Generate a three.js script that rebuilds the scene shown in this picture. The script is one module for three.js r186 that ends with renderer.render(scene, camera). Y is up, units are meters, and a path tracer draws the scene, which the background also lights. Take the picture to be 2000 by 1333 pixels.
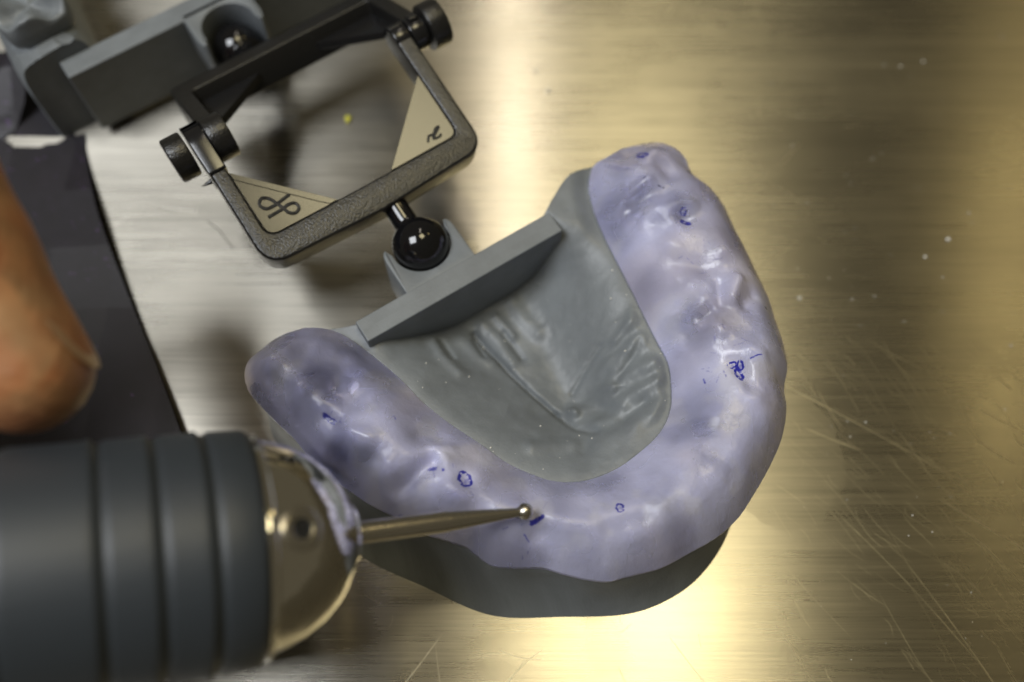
import * as THREE from 'three';
import { mergeGeometries, mergeVertices, toCreasedNormals } from 'three/addons/utils/BufferGeometryUtils.js';
import { RoundedBoxGeometry } from 'three/addons/geometries/RoundedBoxGeometry.js';
import { MarchingCubes } from 'three/addons/objects/MarchingCubes.js';
import { RectAreaLightUniformsLib } from 'three/addons/lights/RectAreaLightUniformsLib.js';

// ------------------------------------------------------------------ camera, light, exposure
// All shapes below are written in millimetres and scaled to metres by MM.
const MM = 0.001;
const scene = new THREE.Scene();
const camera = new THREE.PerspectiveCamera(39.6, 1024 / 682, 0.005, 20);
camera.position.set(0, 127.98 * MM, 49.23 * MM);
camera.lookAt(0, 12 * MM, 0);
camera.focus = 0.118;
camera.userData.fStop = 9;

const renderer = new THREE.WebGLRenderer({ antialias: true });
renderer.toneMapping = THREE.LinearToneMapping;
renderer.toneMappingExposure = 1.0;
renderer.shadowMap.enabled = true;
RectAreaLightUniformsLib.init();

scene.background = new THREE.Color().setRGB(0.084, 0.073, 0.048);     // the dim warm room

const LAMPS = [
  // name, label, direction from the model, distance (m), width, height, colour, intensity
  ['desk_lamp', 'cool white panel lamp above the bench, left of the models', [-0.46, 0.88, 0.06], 0.60, 0.25, 0.25, [0.93, 0.96, 1.0], 13.5],
  ['ceiling_light', 'warm white ceiling panel nearly straight above the bench', [0.13, 0.97, -0.17], 1.7, 0.45, 0.46, [1.0, 0.87, 0.53], 9.5],
  ['ceiling_light', 'narrow pale ceiling tube fitting beyond the back of the bench', [0.0, 0.84, -0.55], 1.9, 0.075, 0.6, [1.0, 0.90, 0.76], 11],
  ['ceiling_light', 'small yellow ceiling light over the right of the bench', [0.50, 0.78, -0.40], 1.9, 0.10, 0.2, [1.0, 0.78, 0.34], 7],
];

// ------------------------------------------------------------------ helpers
const used = {};
function numbered(name) {
  used[name] = (used[name] ?? -1) + 1;
  return used[name] ? `${name}_${String(used[name]).padStart(3, '0')}` : name;
}
function shadows(o) { o.castShadow = true; o.receiveShadow = true; return o; }
function part(name, geometry, material, parent) {
  const m = shadows(new THREE.Mesh(geometry, material));
  m.name = name; parent.add(m); return m;
}
function thing(name, label, category, group) {
  const o = new THREE.Group(); o.name = numbered(name); scene.add(o);
  o.userData = { label, category }; if (group) o.userData.group = group;
  return o;
}
const toM = (g) => g.scale(MM, MM, MM);
function rng(seed) { let s = seed >>> 0; return () => { s = (s * 1664525 + 1013904223) >>> 0; return s / 4294967296; }; }
const fr = (x) => x - Math.floor(x);
function hash(x, y, z = 0) {
  let h = (Math.imul(x | 0, 374761393) + Math.imul(y | 0, 668265263) + Math.imul(z | 0, 2147483647 ^ 0x5bd1e995)) | 0;
  h = Math.imul(h ^ (h >>> 13), 1274126177); h ^= h >>> 16;
  return (h >>> 0) / 4294967296;
}
const fade = (t) => t * t * t * (t * (t * 6 - 15) + 10);
function vnoise(x, y, seed = 0) {
  const i = Math.floor(x), j = Math.floor(y), u = fade(x - i), v = fade(y - j);
  const a = hash(i, j, seed), b = hash(i + 1, j, seed), c = hash(i, j + 1, seed), d = hash(i + 1, j + 1, seed);
  return (a + (b - a) * u + (c - a) * v + (a - b - c + d) * u * v) * 2 - 1;
}
function fbm(x, y, oct = 4, seed = 0) {
  let s = 0, a = 0.5, f = 1;
  for (let k = 0; k < oct; k++) { s += a * vnoise(x * f, y * f, seed + k * 17); a *= 0.5; f *= 2.03; }
  return s;
}
const clamp = (x, a = 0, b = 1) => Math.min(b, Math.max(a, x));
const smooth = (a, b, x) => { const t = clamp((x - a) / (b - a)); return t * t * (3 - 2 * t); };
const mix = (a, b, t) => a + (b - a) * t;
function inside(poly, x, z) {
  let c = false;
  for (let i = 0, j = poly.length - 1; i < poly.length; j = i++) {
    const [xi, zi] = poly[i], [xj, zj] = poly[j];
    if ((zi > z) !== (zj > z) && x < (xj - xi) * (z - zi) / (zj - zi) + xi) c = !c;
  }
  return c;
}
function segDist(x, z, ax, az, bx, bz) {
  const dx = bx - ax, dz = bz - az, t = clamp(((x - ax) * dx + (z - az) * dz) / (dx * dx + dz * dz + 1e-9));
  return [Math.hypot(x - ax - t * dx, z - az - t * dz), t];
}
function closedCurve(pts, n) {                       // smooth resampling of a closed list of [x, z, h]
  const c = new THREE.CatmullRomCurve3(pts.map((p) => new THREE.Vector3(p[0], p[2] ?? 0, p[1])), true, 'centripetal');
  return c.getSpacedPoints(n).slice(0, n).map((p) => [p.x, p.z, p.y]);
}
function lineField(list) {                           // soft ridges along polylines: [[x,z,x,z..], width, height]
  const items = list.map(([p, w, a]) => {
    let x0 = 1e9, x1 = -1e9, z0 = 1e9, z1 = -1e9;
    for (let i = 0; i < p.length; i += 2) { x0 = Math.min(x0, p[i]); x1 = Math.max(x1, p[i]); z0 = Math.min(z0, p[i + 1]); z1 = Math.max(z1, p[i + 1]); }
    return { p, w, a, x0: x0 - 3 * w, x1: x1 + 3 * w, z0: z0 - 3 * w, z1: z1 + 3 * w };
  });
  return (x, z) => {
    let s = 0;
    for (const k of items) {
      if (x < k.x0 || x > k.x1 || z < k.z0 || z > k.z1) continue;
      let d = 1e9;
      for (let i = 0; i + 3 < k.p.length; i += 2) d = Math.min(d, segDist(x, z, k.p[i], k.p[i + 1], k.p[i + 2], k.p[i + 3])[0]);
      s += k.a * Math.exp(-(d * d) / (k.w * k.w));
    }
    return s;
  };
}
function dataTexture(w, h, fn, srgb = false, channels = 4) {
  const d = new Uint8Array(w * h * 4);
  for (let j = 0; j < h; j++) for (let i = 0; i < w; i++) {
    const c = fn(i, j), o = (j * w + i) * 4;
    if (typeof c === 'number') { d[o] = d[o + 1] = d[o + 2] = clamp(c, 0, 255); } else { d[o] = clamp(c[0], 0, 255); d[o + 1] = clamp(c[1], 0, 255); d[o + 2] = clamp(c[2], 0, 255); }
    d[o + 3] = 255;
  }
  const t = new THREE.DataTexture(d, w, h);
  t.magFilter = THREE.LinearFilter; t.minFilter = THREE.LinearMipmapLinearFilter; t.generateMipmaps = true;
  t.wrapS = t.wrapT = THREE.RepeatWrapping;
  if (srgb) t.colorSpace = THREE.SRGBColorSpace;
  t.needsUpdate = true; return t;
}
function boxUV(g, size) {                            // uv in millimetres by the way each face points
  g = g.index ? g.toNonIndexed() : g;
  if (!g.attributes.normal) g.computeVertexNormals();
  const p = g.attributes.position, n = g.attributes.normal, uv = new Float32Array(p.count * 2);
  for (let t = 0; t < p.count; t += 3) {
    let nx = 0, ny = 0, nz = 0;
    for (let k = 0; k < 3; k++) { nx += n.getX(t + k); ny += n.getY(t + k); nz += n.getZ(t + k); }
    nx = Math.abs(nx); ny = Math.abs(ny); nz = Math.abs(nz);
    for (let k = t; k < t + 3; k++) {
      const x = p.getX(k) / size, y = p.getY(k) / size, z = p.getZ(k) / size;
      uv.set(ny >= nx && ny >= nz ? [x, z] : nx >= nz ? [z, y] : [x, y], k * 2);
    }
  }
  g.setAttribute('uv', new THREE.BufferAttribute(uv, 2));
  return g;
}
function gridGeometry(nu, nv, fn, wrapU = false) {   // indexed sheet of (nu x nv) points
  const pos = new Float32Array(nu * nv * 3), idx = [];
  for (let i = 0; i < nu; i++) for (let j = 0; j < nv; j++) pos.set(fn(i, j), (i * nv + j) * 3);
  for (let i = 0; i < (wrapU ? nu : nu - 1); i++) for (let j = 0; j < nv - 1; j++) {
    const a = i * nv + j, b = ((i + 1) % nu) * nv + j;
    idx.push(a, a + 1, b, b, a + 1, b + 1);
  }
  const g = new THREE.BufferGeometry();
  g.setAttribute('position', new THREE.BufferAttribute(pos, 3)); g.setIndex(idx);
  return g;
}
function extrudeUp(shape, depth, bevel = 0, seg = 3, curve = 10) {      // shape (x, -z) raised along y
  const g = new THREE.ExtrudeGeometry(shape, { depth: depth - 2 * bevel, bevelEnabled: bevel > 0, bevelThickness: bevel, bevelSize: bevel, bevelOffset: -bevel, bevelSegments: seg, curveSegments: curve });
  g.translate(0, 0, bevel); g.rotateX(-Math.PI / 2); return g;
}
function roundedPoly(pts) {                          // [x, y, r] corners
  const s = new THREE.Shape(), n = pts.length;
  for (let i = 0; i < n; i++) {
    const [x, y, r = 0] = pts[i], a = pts[(i + n - 1) % n], b = pts[(i + 1) % n];
    const da = Math.hypot(a[0] - x, a[1] - y), db = Math.hypot(b[0] - x, b[1] - y);
    const p = [x + (a[0] - x) / da * r, y + (a[1] - y) / da * r], q = [x + (b[0] - x) / db * r, y + (b[1] - y) / db * r];
    if (i === 0) s.moveTo(...p); else s.lineTo(...p);
    if (r > 0) s.quadraticCurveTo(x, y, ...q);
  }
  s.closePath(); return s;
}

// ------------------------------------------------------------------ lamps
for (const [name, label, dir, dist, w, h, rgb, power] of LAMPS) {
  const lamp = thing(name, label, 'lamp');
  const d = new THREE.Vector3(...dir).normalize();
  lamp.position.copy(d.multiplyScalar(dist)); lamp.position.y += 0.012;
  lamp.lookAt(0, 0.012, 0);                          // +z of the fitting points at the bench
  const white = new THREE.MeshStandardMaterial({ color: 0xb8b4aa, roughness: 0.5 });
  const housing = part('housing', new RoundedBoxGeometry(w + 0.03, h + 0.03, 0.03, 2, 0.008), white, lamp);
  housing.position.z = -0.022;
  const glow = new THREE.MeshStandardMaterial({ color: 0xffffff, emissive: new THREE.Color().setRGB(...rgb), emissiveIntensity: 0.6 });
  const panel = part('diffuser', new THREE.BoxGeometry(w, h, 0.004), glow, lamp); panel.position.z = -0.005;
  const light = new THREE.RectAreaLight(new THREE.Color().setRGB(...rgb), power, w, h);
  light.name = 'lamp_light'; light.rotation.y = Math.PI; lamp.add(light);
}

// ------------------------------------------------------------------ the steel bench
{
  const N = 2048, SPAN = 170;                        // texture covers 170 x 170 mm
  const rnd = rng(11);
  const line = new Float32Array(N * N);              // scratches, 0..1
  const tone = new Float32Array(N * N);
  const px = (mm) => mm / SPAN * N;
  function scratch(x0, z0, x1, z1, width, strength, bend = 0) {
    const L = Math.hypot(x1 - x0, z1 - z0), steps = Math.ceil(px(L) * 1.5), nx = -(z1 - z0) / L, nz = (x1 - x0) / L;
    let s = strength;
    for (let k = 0; k <= steps; k++) {
      const t = k / steps, b = bend * Math.sin(Math.PI * t);
      if (k % 40 === 0) s = strength * (0.45 + 0.55 * rnd());
      const e = Math.min(1, 6 * Math.min(t, 1 - t)) * s;
      const cx = px(x0 + (x1 - x0) * t + nx * b + SPAN / 2), cz = px(z0 + (z1 - z0) * t + nz * b + SPAN / 2), r = Math.max(0.75, px(width) / 2);
      for (let j = Math.floor(cz - r - 1); j <= cz + r + 1; j++) for (let i = Math.floor(cx - r - 1); i <= cx + r + 1; i++) {
        if (i < 0 || j < 0 || i >= N || j >= N) continue;
        const v = e * clamp(1.25 - Math.hypot(i - cx, j - cz) / r);
        if (v > line[j * N + i]) line[j * N + i] = v;
      }
    }
  }
  // named scratches seen in the picture
  for (const s of [[36, 0, 62, 16, 0.14, 0.9], [41, 8, 49, 11.5, 0.16, 1], [44, 20, 60, 40, 0.1, 0.8], [52, 26, 66, 52, 0.12, 0.9], [58, 18, 70, 26, 0.16, 1], [60, 22, 66, 28, 0.12, 0.8], [48, 30, 58, 50, 0.1, 0.6], [50, 38, 70, 60, 0.1, 0.6],
    [-37, 13, -30, 6, 0.14, 0.9], [-45, 20, -38, 12, 0.12, 0.7], [-16, 45, -9, 36, 0.12, 0.8], [-8, 50, 2, 39, 0.12, 0.8], [-10, 37, -7, 52, 0.08, 0.6], [-2, 44, 4, 38, 0.1, 0.6], [-20, -8, -10, 0, 0.08, 0.5], [-10, -3, -3, -16, 0.07, 0.35], [20, 36, 26, 44, 0.08, 0.5]])
    scratch(s[0], s[1], s[2], s[3], s[4] * 1.5, s[5], (rnd() - 0.5) * 1.2);
  for (let k = 0; k < 340; k++) {                     // the worn right hand corner
    const x = 34 + rnd() * 46, z = -6 + rnd() * 62, a = 0.55 + rnd() * 0.65, L = 2 + rnd() * rnd() * 14;
    scratch(x, z, x + Math.cos(a) * L, z + Math.sin(a) * L, 0.07 + rnd() * 0.09, 0.2 + 0.75 * rnd() * rnd(), (rnd() - 0.5) * 0.8);
  }
  for (let k = 0; k < 260; k++) {                     // and stray ones everywhere
    const x = -82 + rnd() * 164, z = -80 + rnd() * 160, a = rnd() * 3.14, L = 1.5 + rnd() * rnd() * 10;
    scratch(x, z, x + Math.cos(a) * L, z + Math.sin(a) * L, 0.06 + rnd() * 0.05, 0.1 + 0.45 * rnd() * rnd(), (rnd() - 0.5) * 0.8);
  }
  const base = new Float32Array(N * N);
  for (let j = 0; j < N; j++) {
    for (let i = 0; i < N; i++) {                     // brushing along x
      const x = i / N * SPAN, z = j / N * SPAN;
      base[j * N + i] = 0.5 * vnoise(x / 9, z / 0.11, 3) + 0.32 * vnoise(x / 26, z / 0.3, 5) + 0.3 * vnoise(x / 3.2, z / 0.09, 7) + 0.25 * vnoise(x / 40, z / 1.1, 9);
      tone[j * N + i] = fbm(x / 22, z / 15, 4, 21);
    }
  }
  const at = (i, j) => j * N + i;
  // rougher rounded blob beside the splint, and finger smudges
  const roughPatch = (i, j) => {
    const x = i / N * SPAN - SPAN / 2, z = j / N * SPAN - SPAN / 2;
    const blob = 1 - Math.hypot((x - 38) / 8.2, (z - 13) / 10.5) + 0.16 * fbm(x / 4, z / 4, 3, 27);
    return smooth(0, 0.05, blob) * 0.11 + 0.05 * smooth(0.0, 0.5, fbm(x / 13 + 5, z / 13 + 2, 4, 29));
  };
  const colorMap = dataTexture(N, N, (i, j) => {
    const k = at(i, j), v = 1 + 0.085 * base[k] + 0.05 * tone[k], s = line[k];
    return [mix(184 * v, 255, 0.9 * s), mix(179 * v, 250, 0.9 * s), mix(167 * v, 230, 0.9 * s)];
  }, true);
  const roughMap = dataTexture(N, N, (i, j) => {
    const k = at(i, j); return 255 * clamp(0.66 + 0.05 * base[k] + 0.10 * tone[k] + roughPatch(i, j) + 0.9 * line[k]);
  });
  const bump = dataTexture(N, N, (i, j) => 128 + 62 * base[at(i, j)] - 90 * line[at(i, j)]);
  for (const t of [colorMap, roughMap, bump]) { t.wrapS = t.wrapT = THREE.MirroredRepeatWrapping; }
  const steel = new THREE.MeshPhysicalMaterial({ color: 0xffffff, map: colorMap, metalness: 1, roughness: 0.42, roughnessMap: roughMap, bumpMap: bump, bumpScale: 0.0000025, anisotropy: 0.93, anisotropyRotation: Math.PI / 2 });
  let g = new RoundedBoxGeometry(760, 14, 620, 3, 3); g.translate(0, -7, 0);
  g = g.index ? g.toNonIndexed() : g;
  const p = g.attributes.position, uv = new Float32Array(p.count * 2);
  for (let k = 0; k < p.count; k++) uv.set([(p.getX(k) + SPAN / 2) / SPAN, (p.getZ(k) + SPAN / 2) / SPAN], k * 2);
  g.setAttribute('uv', new THREE.BufferAttribute(uv, 2));
  const bench = shadows(new THREE.Mesh(toM(g), steel)); bench.name = 'steel_bench';
  bench.userData = { kind: 'structure', label: 'brushed stainless steel bench top with scratches' };
  scene.add(bench);
}

// ------------------------------------------------------------------ shared materials
const grainBump = dataTexture(512, 512, (i, j) => 128 + 90 * fbm(i / 5, j / 5, 3, 40) + 40 * (hash(i, j, 4) - 0.5));
const leather = dataTexture(512, 512, (i, j) => 128 + 160 * fbm(i / 9, j / 9, 3, 60));
const resinMap = dataTexture(512, 512, (i, j) => { const v = 1 + 0.10 * fbm(i / 60, j / 60, 4, 70) + 0.05 * (hash(i, j, 9) - 0.5); return [113 * v, 118 * v, 122 * v]; }, true);
const resin = new THREE.MeshPhysicalMaterial({ map: resinMap, roughness: 0.46, bumpMap: grainBump, bumpScale: 0.00004, clearcoat: 0.1, clearcoatRoughness: 0.4 });
const blackGrain = new THREE.MeshPhysicalMaterial({ color: new THREE.Color().setRGB(0.012, 0.0115, 0.011), roughness: 0.32, bumpMap: leather, bumpScale: 0.00005, specularIntensity: 1, ior: 1.56 });
const blackGloss = new THREE.MeshPhysicalMaterial({ color: new THREE.Color().setRGB(0.010, 0.010, 0.011), roughness: 0.2, ior: 1.56, bumpMap: grainBump, bumpScale: 0.000004 });
const blackBall = new THREE.MeshPhysicalMaterial({ color: new THREE.Color().setRGB(0.006, 0.006, 0.007), roughness: 0.1, ior: 1.55 });

// ------------------------------------------------------------------ upper model and splint: shared height fields
const OUT = [[15.6,-28.1,15],[18.2,-28.9,15],[20.7,-29.2,15],[22.9,-28.4,15],[24.5,-26.9,14.5],[25.3,-24.8,14],[27.8,-22.7,13.5],[29.5,-20.4,13],[30.7,-17.4,12.5],[32.3,-13.6,12],[33.6,-9.6,12],[34.7,-6.1,12],[35.3,-2.7,12],[36.0,1.0,12],[36.1,3.9,12],[35.5,6.6,11.5],[35.5,9.4,11.5],[34.4,13.5,11.5],[32.4,17.4,11],[30.2,20.7,11],[28.0,23.6,11],[25.2,25.9,11],[21.9,27.7,11],[18.1,29.6,11],[13.7,30.7,11],[11.8,31.2,11],[9.3,31.0,11],[6.2,30.3,11],[3.7,29.6,11],[0.0,29.6,11.2],[-2.5,29.3,11.2],[-4.4,28.1,11.5],[-5.6,27.2,11.5],[-8.2,26.3,11.5],[-11.3,25.3,11.5],[-14.6,23.4,11.5],[-17.8,21.8,11.5],[-19.8,20.5,11.5],[-23.2,18.2,11.5],[-26.0,15.6,11.5],[-27.8,13.5,11.5],[-30.0,11.5,11.5],[-32.4,9.2,12],[-34.1,7.3,12.5],[-34.5,5.6,13.5],[-34.2,3.9,13.8],[-32.6,2.2,14],[-30.5,0.4,14],[-28.2,-0.6,14]];
const INN = [[-25.6,-1,14],[-23.4,-0.9,13],[-20.9,0.5,13],[-18.9,1.9,12.5],[-14.7,5.5,12.5],[-11.2,9.1,12.5],[-7.8,11.8,12.5],[-3.9,14.5,12.5],[-0.6,16.9,12.5],[2.6,18.4,12.5],[5.1,19.2,12.5],[8.9,19.2,12.5],[12.8,17.8,12.5],[16.1,15.5,12.5],[18.9,12.8,12.5],[20.4,9.7,12.5],[20.7,6.2,12.5],[20.5,3.4,12.5],[19.3,0.5,12.5],[17.8,-3.2,12.5],[16,-7.8,12.5],[14.4,-11.7,12.5],[12.8,-15.7,12.5],[11.5,-19.9,12.5],[10.9,-23.7,13],[11.6,-26.1,14],[13.4,-26.9,15]];
const NLOOP = 300;
const loop = closedCurve([...OUT, ...INN], NLOOP);
// which loop points belong to the palatal edge
const innerAt = loop.map(([x, z]) => {
  let a = 1e9, b = 1e9;
  for (const q of OUT) a = Math.min(a, Math.hypot(q[0] - x, q[1] - z));
  for (const q of INN) b = Math.min(b, Math.hypot(q[0] - x, q[1] - z));
  return b < a ? 1 : 0;
});
function edgeInfo(x, z) {                            // distances to the palatal and the cheek side of the outline, edge heights there
  const k = { dIn: 1e9, eIn: 12.5, dOut: 1e9, eOut: 11 };
  for (let i = 0; i < NLOOP; i++) {
    const a = loop[i], b = loop[(i + 1) % NLOOP], pal = innerAt[i] > 0.5, best = pal ? k.dIn : k.dOut;
    if (Math.abs(a[0] - x) - 3 > best || Math.abs(a[1] - z) - 3 > best) continue;
    const [d, t] = segDist(x, z, a[0], a[1], b[0], b[1]);
    if (d >= best) continue;
    if (pal) { k.dIn = d; k.eIn = mix(a[2], b[2], t); } else { k.dOut = d; k.eOut = mix(a[2], b[2], t); }
  }
  k.d = Math.min(k.dIn, k.dOut); k.inner = k.dIn < k.dOut ? 1 : 0; k.e = k.inner ? k.eIn : k.eOut;
  return k;
}
const splBump = lineField([[[18.4,-24.5,19.3,-25],1.1,.5],[[13.4,-17,15.5,-18.8,18.2,-20.4],.8,.5],[[21.9,-16.4,23.7,-16.7],1,.4],[[27.9,-2.9,29,-5.5],.9,.9],[[15.9,-6.2,17,-8.1],1.3,.4],[[25.6,.7,26.2,1.7],1,.5],[[23.1,4.2,24.8,3.6],1.2,.5],[[29.5,4.2,30.7,4.9],1,.4],[[28.4,9,29.5,10.6],1.2,.4],[[-19.2,14.9,-17.3,15.7],1.2,.5],[[-26,8.4,-24.1,7.6],1.4,.5],[[-15.8,20,-14.7,19],1,.6],[[-8,18.1,-9.2,16.5,-7.4,15.9],.8,.4],[[-7.3,21.8,-6,22.7],1.2,.6],[[-30.3,6.3,-28.2,4.2],.9,.5],[[-27.6,11,-25.9,9.3],1,.4],[[0,28.1,2.4,28.3],.8,.6],[[9,24.9,11.4,24.3,14.1,23.4],1.2,.12],[[-9,23.9,-6,25.4],1.6,.5],[[-4.7,27.1,-2.4,28],1.4,.3],[[23.1,12.9,20.3,16.8],2,.4],[[20.2,-11.1,22.1,-9.6],1,.35],[[26.7,-11.9,27.5,-9.6],1.2,.4]]);
const splDent = lineField([[[20.3,-23,21.3,-22],1.2,.6],[[16.2,-17.4,20,-18.6],1.3,.5],[[22.6,-14.8,23,-14.5],1,.5],[[22.1,-8.5,24.7,-7.3],1.5,.6],[[29.8,-2.2,30.9,-3.6],1,.7],[[24.5,-.7,25.2,-1.3],.7,.6],[[28.4,7.3,29.1,9],1.1,.6],[[27.4,5.9,28.3,6.6],.9,.5],[[-25.6,4.9,-23,6.3],2.4,1],[[-21.5,9,-19.5,10.3],2,.7],[[-29.5,8,-27.8,8.6],1.2,.6],[[-13.9,21.5,-11.9,20,-9.5,18.1],1.1,1.3],[[-22.5,12.6,-21.5,13.3],1,.5],[[-5.6,20.3,-5.3,20.6],1,.5],[[2.4,24.9,3,26.1],1.2,.6],[[1.8,27.9,3.6,27],1.3,.5],[[11.3,26.1,15.6,24.9],1.3,.3],[[26.5,-5.1,26.5,-2.2],.7,.4],[[22.4,.7,22.6,2.1],.9,.4],[[-11.1,14.9,-9.3,14.2],1.4,.6],[[19.1,-14.2,20.4,-13.4],1.2,.4]]);
function splintTop(x, z, k = edgeInfo(x, z)) {
  const wi = 7.5, wo = 6.4;
  const gi = 1 - Math.pow(1 - clamp(k.dIn / wi), 1.6), go = 1 - Math.pow(1 - clamp(k.dOut / wo), 2.1);
  const crest = mix(19.6, 18.6, smooth(10, 26, z));   // front teeth bite a little lower
  const hi = k.eIn + 0.1 + (crest - k.eIn - 0.1) * gi, ho = k.eOut + 0.3 + (crest - k.eOut - 0.3) * go;
  const q = 1.1, m = clamp(0.5 + 0.5 * (ho - hi) / q), base = mix(ho, hi, m) - q * m * (1 - m) * smooth(0, 2.5, k.d);
  const relief = smooth(0.4, 4.0, k.d);
  const rough = 0.75 * fbm(x / 5.0 + 3, z / 5.0, 2, 90) + 0.16 * fbm(x / 1.6, z / 1.6, 2, 95) * smooth(-0.2, 0.5, vnoise(x / 7, z / 7, 99));
  return base + relief * (1.5 * splBump(x, z) - 1.6 * splDent(x, z) + rough) + 0.10 * fbm(x / 3, z / 3, 2, 97) * smooth(0, 1, k.d);
}
const RUG = lineField([[[13.3,5.5,16.5,4,19.4,3.2],1,.75],[[14.2,7.7,17.1,6.6,19.9,5.5],.9,.7],[[13.7,2.9,16,.5,18.7,-.9],.9,.5],[[15.9,-2.4,17.9,-3.4],.7,.35],[[13.9,-.7,15.4,-2.3,16.6,-4.6],.5,.3],[[11.4,10.1,13.1,9.9,14.5,8.6],.7,.4],[[16.1,11.1,18,10.3,19.7,8.6],1.1,.5],[[2.7,14.2,5.4,13.8,7.5,13.3],1,.55],[[3.8,12,6.9,10.8],1,.3],[[1.4,11.1,4.1,9.7,5.9,8.6],1.2,.3],[[8.2,7.7,8.5,8],.55,.7],[[9,7.5,11.1,6.8,12.9,5.3],1,.4],[[11.6,13.3,14.7,12.4],1.2,.35],[[-10.7,-2.1,-9.4,.4,-7,3.1],.8,.45],[[-6.8,-3.4,-4.6,-.7,-2.8,.4],1,.5],[[-4,-5.8,-1.8,-3.1,0,0],.9,.5],[[-2.2,-7,0,-4.2],.6,.4],[[0,-9.8,1.5,-7,3.6,-4.6],.9,.4],[[-4.2,3.1,-1.1,4.9,.7,6.8],2.6,.6],[[2.1,1.6,4.2,4.6],2.2,.4],[[11.6,3.1,13.1,1.6],.6,.3],[[12.5,6.8,13.4,5.9],.5,.3]].map(([p, w, a]) => [p, w * 1.25, a]));
const GRV = lineField([[[-5.4,-4.6,-2.9,-1.5,0,1.9,3.1,5.3,6.1,7.9],.45,.75],[[6.1,7.9,8.6,10.4,11,11.3],.6,.5],[[-9.9,-2.4,-8.2,.4],.5,.5],[[-5.4,-3.4,-3.9,-.7],.4,.4],[[-1.1,-4.6,1.4,-.7],.5,.35],[[8.4,4.6,10.6,1.2,12.1,-.7],.4,.25],[[14,4.6,15.9,2.2,17,0],.5,.3],[[10.3,11.9,9.2,14.7],.9,.3],[[14.8,10.4,17.3,8.3],.6,.3]]);
const PALATE = [...INN.map((p) => [p[0], p[1]]), [13, -34], [-6, -30], [-34, -12], [-27, -4]];
function palateHeight(x, z, d) {
  const tub = Math.max(smooth(12, 5, Math.hypot(x - 9, z + 23)), 0.8 * smooth(9, 4, Math.hypot(x + 24, z + 1)));   // rounded ends of the ridge
  const deep = smooth(0, 14, d) * (1 - tub);
  let h = 12.3 - 8.6 * deep + 1.0 * tub * smooth(0, 3, d);
  const knob = Math.exp(-(((x - 14.5) / 5.5) ** 2 + ((z - 3) / 7.5) ** 2));          // clustered folds on one side
  h += smooth(0.3, 2, d) * (1.55 * RUG(x, z) - 1.3 * GRV(x, z) + 0.4 * knob * (0.3 - Math.abs(fbm(x / 3 + z / 7, z / 2.1, 2, 128)))) + 0.22 * fbm(x / 3.4, z / 3.4, 3, 120) * smooth(0, 3, d) + 0.07 * fbm(x / 0.9, z / 0.9, 2, 125) * smooth(-0.1, 0.6, vnoise(x / 6, z / 6, 126));
  return h;
}
function modelHeight(x, z) {
  const k = edgeInfo(x, z);
  const rim = 10.1 + 3.4 * Math.max(smooth(13, 6, Math.hypot(x - 10, z + 22)), 0.9 * smooth(10, 4, Math.hypot(x + 24, z - 0)));
  if (inside(loop, x, z)) {
    const top = splintTop(x, z, k) - 1.3 - 0.4 * smooth(1, 5, k.d) - 2.2 * Math.max(0, fbm(x / 4.2, z / 4.2, 2, 140)) * smooth(1, 4, k.d);
    const drop = (1 - k.inner) * (1 - smooth(1.6, 3.2, k.d));
    const edge = Math.min(k.e - 1.0, rim);
    return k.inner > 0.5 ? mix(k.e - 0.3, top, smooth(0, 1.6, k.d)) : mix(top, edge, drop);
  }
  if (k.inner || inside(PALATE, x, z)) return Math.min(13.3, palateHeight(x, z, k.dIn));
  return Math.min(rim, 13.6);
}
const BASE = closedCurve([[-34.3,7.4],[-33.2,10.4],[-30.6,13.6],[-26,19.4],[-20.6,25.9],[-11.5,30.3],[-2.7,33.9],[6.7,34.1],[15.4,33.7],[20.2,32.1],[24.4,29.4],[28.4,24.6],[31.2,18],[33,11],[34,4],[33.6,-4],[32,-11],[29,-18.4],[25.5,-23.2],[21.5,-26.6],[16.6,-28],[12.2,-28.1],[8.4,-26.2],[6,-22.6],[4.2,-19.4],[-2,-14.6],[-10,-9.4],[-18,-4.2],[-22,-2.3],[-26,-1.6],[-30,0.2],[-33,3.4]], 640);

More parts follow.
